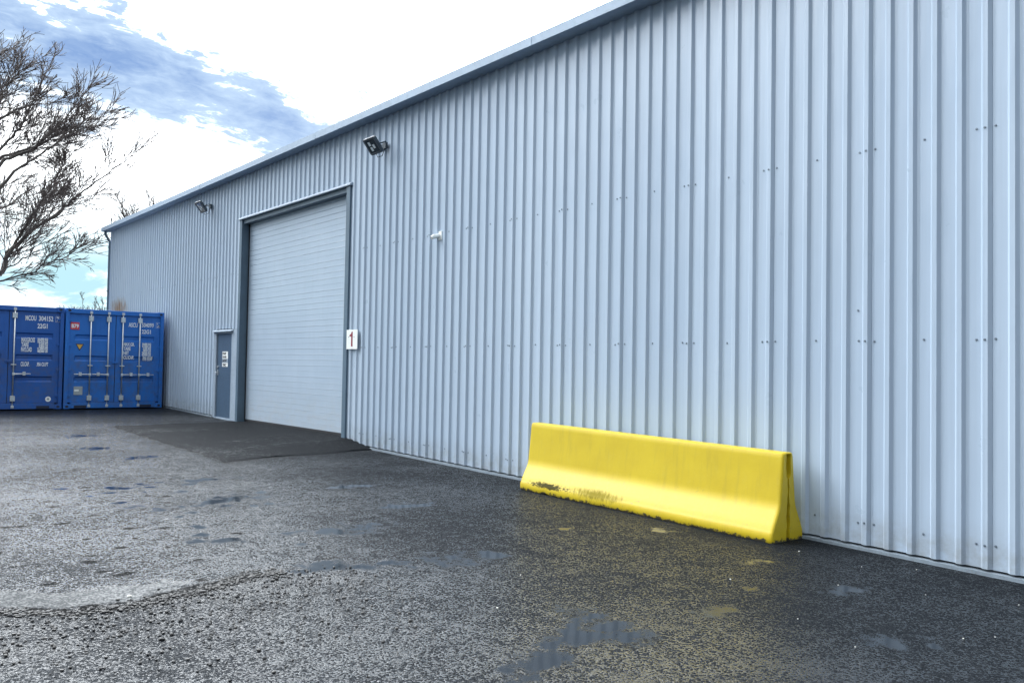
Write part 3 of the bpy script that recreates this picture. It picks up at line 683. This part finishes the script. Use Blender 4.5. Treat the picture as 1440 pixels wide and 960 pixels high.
def container(x1, m_b, label, rods):
    x0 = x1 - CW; c = thing('shipping_container', ((x0 + x1) / 2, FY, CZ), label, 'shipping container', 'blue containers across the end of the yard')
    z = lambda h: CZ + h
    mb = MB()
    for xa in (x0, x1 - .085): mb.box(xa, xa + .085, FY, FY + .14, z(.118), z(CH - .118)); mb.box(xa, xa + .10 if xa == x0 else xa + .085, FY + CL - .14, FY + CL, z(.118), z(CH - .118))
    for yy_ in (FY, FY + CL - .12):
        mb.box(x0 + .16, x1 - .16, yy_ + .005, yy_ + .12, z(CH - .125), z(CH - .012)); mb.box(x0 + .16, x1 - .16, yy_ + .004, yy_ + .12, z(.012), z(.150))
    for xa in (x0 + .004, x1 - .064): mb.box(xa, xa + .06, FY + .18, FY + CL - .18, z(CH - .07), z(CH - .012)); mb.box(xa, xa + .06, FY + .18, FY + CL - .18, z(.02), z(.16))
    mb.build('frame', m_b, c, bevel=.006)
    for xa in (x0, x1 - .16):
        for yy_ in (FY - .004, FY + CL - .17):
            for za in (0, CH - .118):
                q = MB(); q.box(xa, xa + .16, yy_, yy_ + .175, z(za), z(za + .118))
                k = q.build('corner_casting', m_b, c, bevel=.008)
                if yy_ < FY + 1:
                    h = MB(); zc_ = z(za + .059); xc = xa + .08
                    h.prism([(xc + .038 * math.cos(a * .5236), zc_ + .028 * math.sin(a * .5236)) for a in range(12)], 'y', FY - .0065, FY - .002); h.build('lock_hole', m_gasket, k)
    # corrugated sides and roof
    for xa, sg_ in ((x0 + .03, 1), (x1 - .03, -1)):
        mb = MB(); P_ = []; y = FY + .14
        while y < FY + CL - .2: P_ += [(y, 0), (y + .07, 0), (y + .105, .03), (y + .175, .03), (y + .21, 0)]; y += .21
        n = len(P_); mb.add([(xa + sg_ * d, yq, z(zz)) for zz in (.16, CH - .07) for yq, d in P_], [(i, i + 1, n + i + 1, n + i) for i in range(n - 1)])
        mb.build('side_panel', m_b, c, fix=False)
    MB().box(x0 + .06, x1 - .06, FY + .12, FY + CL - .12, z(CH - .035), z(CH - .022)).build('roof_panel', m_croof, c)
    MB().box(x0 + .1, x1 - .1, FY + CL - .05, FY + CL - .03, z(.15), z(CH - .12)).build('end_panel', m_b, c)
    MB().box(x0 + .1, x1 - .1, FY + .13, FY + CL - .14, z(.10), z(.15)).build('floor', m_gasket, c)
    xm = (x0 + x1) / 2; doors = []
    fy = FY + .045
    for d in (0, 1):
        a, b3 = (x0 + .088, xm - .008) if d == 0 else (xm + .008, x1 - .088)
        z0, z1 = z(.158), z(CH - .135)
        mb = MB()
        fr = .085
        # frame of the leaf
        mb.box(a, a + fr, fy, fy + .05, z0, z1); mb.box(b3 - fr, b3, fy, fy + .05, z0, z1); mb.box(a + fr, b3 - fr, fy + .001, fy + .05, z1 - .07, z1); mb.box(a + fr, b3 - fr, fy + .001, fy + .05, z0, z0 + .075)
        # pressed panel: flat bands with four deep horizontal pressings
        zz0, zz1 = z0 + .075, z1 - .07; H = zz1 - zz0; pr = [(zz0, .004)]
        for zc_ in (.245, .5, .755):
            q = zz0 + H * zc_; pr += [(q - .075, .004), (q - .045, .036), (q + .035, .036), (q + .065, .004)]
        pr.append((zz1, .004)); n = len(pr); xa_, xb_ = a + fr, b3 - fr
        vs = []
        for x, flat in ((xa_, 1), (xa_ + .045, 1), (xa_ + .075, 0), (xb_ - .075, 0), (xb_ - .045, 1), (xb_, 1)):
            vs += [(x, fy + (.004 if flat else dd_), zq) for zq, dd_ in pr]
        mb.add(vs, [(i * n + j, i * n + j + 1, (i + 1) * n + j + 1, (i + 1) * n + j) for i in range(5) for j in range(n - 1)])
        dr_ = mb.build('container_door', m_b, c, fix=False); doors.append(dr_)
        g_ = MB(); e = .012
        g_.box(a - e + .003, a - .0005, fy + .008, fy + .05, z0 - e, z1 + e); g_.box(b3 + .0005, b3 + e - .003, fy + .008, fy + .05, z0 - e, z1 + e); g_.box(a, b3, fy + .008, fy + .05, z1 + .0005, z1 + e); g_.box(a, b3, fy + .008, fy + .05, z0 - e, z0 - .0005)
        g_.build('door_gasket', m_gasket, dr_)
        for hz in (.30, .92, 1.54, 2.14):
            hx = a if d == 0 else b3
            MB().box(hx - .055, hx + .055, fy - .028, fy - .002, z(hz), z(hz) + .055).build('hinge', m_b, dr_, bevel=.004)
    for (rx_, d, hdir) in rods:
        dr_ = doors[d]; ry = fy - .030
        q = MB(); q.tube([(rx_, ry, z(.055)), (rx_, ry, z(CH - .06))], .0165, 10)
        rod = q.build('locking_rod', m_steel, dr_, smooth=True)
        q = MB()
        for hz in (.055, CH - .10): MB().box(rx_ - .032, rx_ + .032, ry - .022, ry + .028, z(hz) - .02, z(hz) + .045).build('cam_keeper', m_steel, dr_, bevel=.004)
        for hz in (.20, CH - .30): MB().box(rx_ - .052, rx_ + .052, ry - .020, fy - .001, z(hz), z(hz) + .125).build('rod_bracket', m_steel, dr_, bevel=.004)
        MB().box(rx_ - .055, rx_ + .055, ry - .020, fy - .001, z(1.055), z(1.055) + .025).build('rod_guide', m_steel, dr_, bevel=.004)
        q = MB(); L = .36 * hdir; hz = .845
        q.tube([(rx_ + .01 * hdir, ry - .024, z(hz)), (rx_ + .20 * hdir, ry - .030, z(hz + .006)), (rx_ + L, ry - .020, z(hz + .006))], [.017, .012, .010], 8)
        q.box(rx_ - .028, rx_ + .028, ry - .036, ry - .010, z(hz - .03), z(hz + .03))
        q.box(min(rx_ + .19 * hdir, rx_ + .25 * hdir), max(rx_ + .19 * hdir, rx_ + .25 * hdir), ry - .040, fy - .001, z(hz - .032), z(hz + .055))
        q.build('door_handle', m_steel, dr_, bevel=.003)
    q = MB(); q.box(xm - .075, xm + .075, fy - .018, fy - .002, z(1.12), z(1.17)); q.tube([(xm, fy - .02, z(1.15)), (xm, fy - .045, z(1.15))], .03, 10); q.build('lock_box', m_b, doors[1], bevel=.004)
    return c, doors, fy
CR = (1, 0, 0)
X1 = 7.05
c1, d1, fy = container(X1, m_blueR, 'bright blue shipping container with four locking rods, red plate and warning triangle', [(5.297, 0, -1), (5.710, 0, -1), (6.047, 1, 1), (6.461, 1, 1)])
X2 = 4.685
c2, d2, _ = container(X2, m_blueL, 'darker navy shipping container with a round white sticker, cut by the left edge', [(3.632, 1, 1), (3.06, 0, -1)])
ty = fy - .0015; tg = fy + .0015
def T_(s, x, z, h, xs=.78, bold=.004, y=ty): return text(s, (x, y, z), h, CR, UP, m_letter, xs=xs, bold=bold)
def fit(s, x0, x1, z, h, bold=.004, y=ty):
    me_ = text(s, (0, 0, 0), h, CR, UP, m_letter, xs=1, bold=bold); w_ = max(v.co.x for v in me_.vertices) - min(v.co.x for v in me_.vertices); mn = min(v.co.x for v in me_.vertices)
    k = (x1 - x0) / w_; me_.transform(Matrix.Translation((x0 - mn * k, y, z)) @ Matrix.Diagonal((k, 1, 1, 1))); return me_
ft = [fit('ASCU', 6.185, 6.405, .865, .105), fit('504099', 6.505, 6.805, .875, .105), fit('3', 6.885, 6.935, .885, .095), fit('22G1', 6.51, 6.735, .705, .10),
      fit('MAX.GR.', 6.08, 6.345, .375, .085), fit('TARE', 6.08, 6.25, .265, .085), fit('NET', 6.08, 6.21, .155, .085), fit('CU.CAP.', 6.08, 6.34, .04, .085, y=fy + .002),
      fit('30480 KG', 6.53, 6.75, .41, .05), fit('67200 LB', 6.53, 6.75, .355, .05), fit('2180 KG', 6.55, 6.75, .30, .05), fit('4800 LB', 6.55, 6.75, .245, .05), fit('28300 KG', 6.53, 6.75, .185, .05), fit('62400 LB', 6.53, 6.75, .13, .05), fit('33.2 CU.M', 6.55, 6.79, .065, .05), fit('1172 CU.FT', 6.55, 6.79, .01, .05)]
join_text(ft, 'lettering', m_letter, d1[1])
bx = MB()
for xa, xb, za, zb in ((6.862, 6.958, .862, .867), (6.862, 6.958, 1.0, 1.005), (6.862, 6.867, .868, .999), (6.953, 6.958, .868, .999)): bx.box(xa, xb, ty - .001, ty + .0005, za, zb)
bx.build('check_box', m_letter, d1[1])
ft = [fit('MCOU', 3.855, 4.085, .925, .115), fit('304152', 4.14, 4.45, .925, .115), fit('7', 4.525, 4.575, .93, .10), fit('22G1', 4.115, 4.33, .745, .11),
      fit('MAXGROSS', 3.785, 4.07, .405, .105), fit('TARE', 3.785, 3.94, .295, .10), fit('PAYLOAD', 3.785, 4.01, .175, .105), fit('CU.CAP.', 3.785, 3.965, -.17, .10),
      fit('24,000 KG', 4.125, 4.35, .455, .052), fit('52,910 LB', 4.125, 4.35, .395, .052), fit('2,200 KG', 4.155, 4.35, .34, .052), fit('4,850 LB', 4.155, 4.35, .28, .052), fit('21,800 KG', 4.125, 4.35, .225, .052), fit('48,060 LB', 4.125, 4.35, .165, .052), fit('.956 CU.FT', 4.12, 4.37, -.165, .085)]
join_text(ft, 'lettering', m_letter, d2[1])
bx = MB()
for xa, xb, za, zb in ((4.503, 4.597, .905, .910), (4.503, 4.597, 1.045, 1.05), (4.503, 4.508, .911, 1.044), (4.592, 4.597, .911, 1.044)): bx.box(xa, xb, ty - .001, ty + .0005, za, zb)
bx.build('check_box', m_letter, d2[1])
plt = MB().box(4.838, 5.036, fy - .006, fy - .001, .745, .925).build('number_plate', m_platered, d1[0])
join_text([text('B79', (4.855, fy - .0075, .79), .09, CR, UP, m_letter, xs=.82, bold=.005)], 'plate_number', m_letter, plt)
tri = MB(); tri.prism([(4.962, .395), (5.152, .395), (5.057, .225)], 'y', fy - .004, fy - .001); to = tri.build('warning_sticker', m_ink, d1[0])
MB().prism([(4.988, .380), (5.126, .380), (5.057, .257)], 'y', fy - .0055, fy - .0042).build('sticker_face', m_amber, to)
gb = MB().box(4.95, 5.15, fy - .008, fy - .001, -.865, -.655).build('grey_placard', m_grey, d1[0]); MB().box(4.965, 5.065, fy - .010, fy - .0085, -.775, -.735).build('placard_label', m_white, gb)
dq = MB(); dq.prism([(4.393 + .062 * math.cos(a * .3142), -.962 + .062 * math.sin(a * .3142)) for a in range(20)], 'y', fy - .003, fy - .001); dk = dq.build('round_sticker', m_white, d2[1])
dq = MB(); dq.prism([(4.393 + .030 * math.cos(a * .3142), -.962 + .030 * math.sin(a * .3142)) for a in range(20)], 'y', fy - .0045, fy - .0032); dq.build('sticker_centre', m_grey, dk)
# fork pockets
for c_, x1 in ((c1, X1), (c2, X2)):
    for xa in (x1 - CW + .24, x1 - .55):
        MB().box(xa, xa + .28, FY - .002, FY + .003, CZ + .02, CZ + .085).build('fork_pocket', m_gasket, c_)

# ------------------------------------------------------------------ trees
m_bark, t, b = mat('bark', (.07, .06, .055), .85)
P = t.new('ShaderNodeTexCoord').outputs['Object']
t.put(b.inputs['Base Color'], t.mix(t.noise(t.mapping(P, scale=(6, 6, 1.5)), 3, 5, .7), (.030, .026, .026), (.105, .092, .080)))
m_twig, _, _ = mat('twig_bark', (.065, .052, .050), .8)
def grow(tw, p, d, L, r, lvl, rnd, curl, maxl):
    """one gently rising branch with its side shoots; thin ones go into tw[1], thick into tw[0]"""
    seg = 5 if L > .9 else 4; pts = [p.copy()]; rad = [r]; dirs = [d.copy()]
    for i in range(seg):
        d = (d + Vector((rnd.gauss(0, .07), rnd.gauss(0, .07), rnd.gauss(0, .06) + curl))).normalized()
        p = p + d * (L / seg); pts.append(p.copy()); rad.append(max(.0090, r * (1 - .75 * (i + 1) / seg))); dirs.append(d.copy())
    tw[1].tube(pts, rad, 5 if r > .02 else 3, cap=False)
    if lvl >= maxl: return
    nchild = int(L * (3, 4.6, 3.2, 4)[lvl] + 2)
    for k in range(nchild):
        f = rnd.uniform(.12, .95); i = min(seg - 1, int(f * seg)); q = pts[i].lerp(pts[i + 1], f * seg - i)
        dd_ = dirs[i]; ax = dd_.cross(Vector((rnd.gauss(0, 1), rnd.gauss(0, 1), rnd.gauss(0, 1)))).normalized()
        nd = (Matrix.Rotation(rnd.uniform(.3, .68), 3, ax) @ dd_); nd.z += .03; nd.normalize()
        grow(tw, q, nd, L * rnd.uniform(.45, .80) * (1.1 - .4 * f), max(.0098, rad[i] * rnd.uniform(.45, .62)), lvl + 1, rnd, curl, maxl)
def limb(tw, path, r0, r1, rnd, shoots, sl_, curl=.022, maxl=3, lvl=1):
    path = [Vector(p) for p in path]; pts = []; N = 5
    for a, b_ in zip(path, path[1:]):
        for i in range(N): pts.append(a.lerp(b_, i / N) + Vector((rnd.gauss(0, .02), rnd.gauss(0, .02), rnd.gauss(0, .02))))
    pts.append(path[-1]); n = len(pts)
    rad = [r0 + (r1 - r0) * (i / (n - 1)) ** .8 for i in range(n)]
    tw[0].tube(pts, rad, 8, cap=False)
    for k in range(shoots):
        f = rnd.uniform(.12, 1) ** .8; i = min(n - 2, int(f * (n - 1))); d = (pts[i + 1] - pts[i]).normalized()
        ax = d.cross(Vector((rnd.gauss(0, 1), rnd.gauss(0, 1), rnd.gauss(0, 1)))).normalized()
        nd = Matrix.Rotation(rnd.uniform(.3, .85), 3, ax) @ d; nd.z += .18; nd.normalize()
        grow(tw, pts[i].copy(), nd, sl_ * rnd.uniform(.55, 1.1) * (1.15 - .45 * f), rad[i] * rnd.uniform(.3, .5), lvl, rnd, curl, maxl)
    d = (pts[-1] - pts[-2]).normalized(); grow(tw, pts[-1].copy(), d, sl_ * .8, r1, lvl, rnd, curl, maxl)
def at(pxx, pyy, y=32.0):      # drawing grid of the crown, in metres at the tree's own distance
    return (4.56 + .02125 * pxx, y, 11.95 - .0239 * pyy)
rnd = random.Random(5)
tr = thing('bare_tree', (2.6, 32, -1.22), 'large leafless tree with many fine twigs rising behind the navy container', 'tree')
tw = (MB(), MB()); tk = MB()
trunk = [(2.6, 32, -1.4), (2.62, 32, -.2), (2.75, 32, .9), (3.0, 32, 1.9)]
tk.tube(trunk, [.42, .33, .30, .27], 14, cap=False)
tk.tube([(2.95, 32, 1.7), (2.9, 32.1, 3.2), (3.05, 32.2, 4.8), (3.3, 32.3, 6.2)], [.25, .22, .18, .12], 10, cap=False)
base = (3.0, 32, 1.85)
J = lambda pyy, y=32.0: (4.56 + .02125 * 0, y, 11.95 - .0239 * pyy)
L_ = [
 ([base, (3.9, 31.9, 2.25), at(0, 382, 31.9), at(13, 351, 31.8), at(39, 323, 31.7), at(72, 297, 31.6), at(96, 272, 31.5), at(122, 248, 31.3), at(153, 222, 31.2)], .13, .022, 17, 1.8),
 ([at(0, 386, 32), at(9, 355, 32), at(28, 327, 32.1), at(46, 292, 32.2), at(63, 264, 32.3), at(90, 212, 32.4)], .085, .02, 12, 1.6),
 ([(3.5, 31.8, 2.1), at(-25, 402, 31.6), at(0, 396, 31.5), at(41, 382, 31.3), at(48, 373, 31.2), at(81, 360, 31), at(98, 345, 30.8), at(128, 326, 30.6)], .055, .014, 12, 1.3),
 ([at(6, 378, 31.8), at(30, 362, 31.6), at(59, 344, 31.4)], .035, .02, 3, .7),
 ([(3.0, 32.1, 3.6), (3.8, 32, 5.3), at(0, 229, 32), at(37, 211, 31.9), at(60, 185, 31.9), at(81, 158, 31.8), at(97, 132, 31.7)], .11, .02, 12, 1.7),
 ([(3.0, 32.1, 3.9), (3.8, 32.3, 5.6), at(0, 222, 32.4), at(40, 202, 32.5), at(66, 187, 32.6), at(90, 179, 32.7), at(112, 170, 32.8), at(130, 152, 32.8)], .10, .016, 12, 1.5),
 ([(2.95, 32, 3.0), (3.9, 31.8, 4.6), at(10, 248, 31.6), at(35, 226, 31.5), at(62, 204, 31.3), at(82, 186, 31.2), at(105, 172, 31)], .09, .016, 8, 1.5),
 ([(3.1, 32.2, 4.9), (3.9, 32.2, 7.2), at(0, 166, 32.2), at(25, 150, 32.2), at(45, 142, 32.2), at(66, 139, 32.2)], .08, .015, 9, 1.4),
 ([(3.1, 32.2, 4.7), (3.8, 32, 6.0), at(0, 208, 31.9), at(18, 186, 31.8), at(28, 160, 31.8), at(38, 136, 31.7), at(45, 116, 31.7)], .08, .016, 9, 1.4),
 ([(3.2, 32.3, 5.5), (3.7, 32.5, 7.6), at(-10, 150, 32.6), at(5, 120, 32.6), at(18, 100, 32.7), at(30, 88, 32.7)], .08, .015, 13, 1.4),
 ([(3.3, 32.3, 6.1), (3.5, 32.4, 8.0), (3.8, 32.4, 9.2), at(-10, 90, 32.4)], .09, .02, 13, 1.4),
 ([(3.0, 32, 3.2), (4.0, 33, 4.6), at(20, 280, 33.4), at(50, 250, 33.8), at(80, 235, 34)], .06, .015, 7, 1.3),
 ([(3.0, 32, 3.0), (2.2, 31.8, 4.4), (1.4, 31.6, 6.2), (.8, 31.6, 8.0)], .12, .02, 12, 1.7),
 ([(3.0, 32, 2.4), (1.8, 32.3, 3.2), (.4, 32.6, 4.3), (-.8, 32.8, 5.8)], .12, .02, 12, 1.7),
]
for path, r0, r1, ns, sl_ in L_: limb(tw, path, r0 * .74, r1 * .7, rnd, int(ns * 1.7), sl_ * .95)
tk.build('trunk', m_bark, tr, smooth=True, fix=False); tw[0].build('limbs', m_bark, tr, smooth=True, fix=False)
tag(tw[1].build('twigs', m_twig, tr, smooth=True, fix=False), kind='stuff')

def small_tree(x, y, h, seed, label, spread=.5):
    rn = random.Random(seed); o = thing('bare_tree', (x, y, -1.25), label, 'tree'); tw = (MB(), MB()); tk = MB()
    tk.tube([(x, y, -1.4), (x + .1, y, -1.25 + h * .35)], [.03 * h, .02 * h], 8, cap=False)
    top = Vector((x + .1, y, -1.25 + h * .33))
    for k in range(9):
        a = rn.uniform(0, 6.28); e = rn.uniform(.15, spread); d = Vector((math.cos(a) * e, math.sin(a) * e, 1)).normalized()
        L = h * .62 * rn.uniform(.7, 1.05); limb(tw, [top, top + d * L * .5, top + d * L * .82 + Vector((0, 0, .1))], .012 * h, .003 * h, rn, 10, h * .17)
    tk.build('trunk', m_bark, o, smooth=True, fix=False); tw[0].build('limbs', m_bark, o, smooth=True, fix=False); tag(tw[1].build('twigs', m_twig, o, smooth=True, fix=False), kind='stuff')
small_tree(14.6, 48, 11.2, 3, 'leafless tree whose twig tips just show above the roof edge of the warehouse')
small_tree(10.5, 46.5, 4.4, 9, 'small bare shrubby tree peeping over the bright blue container by the warehouse corner', .7)
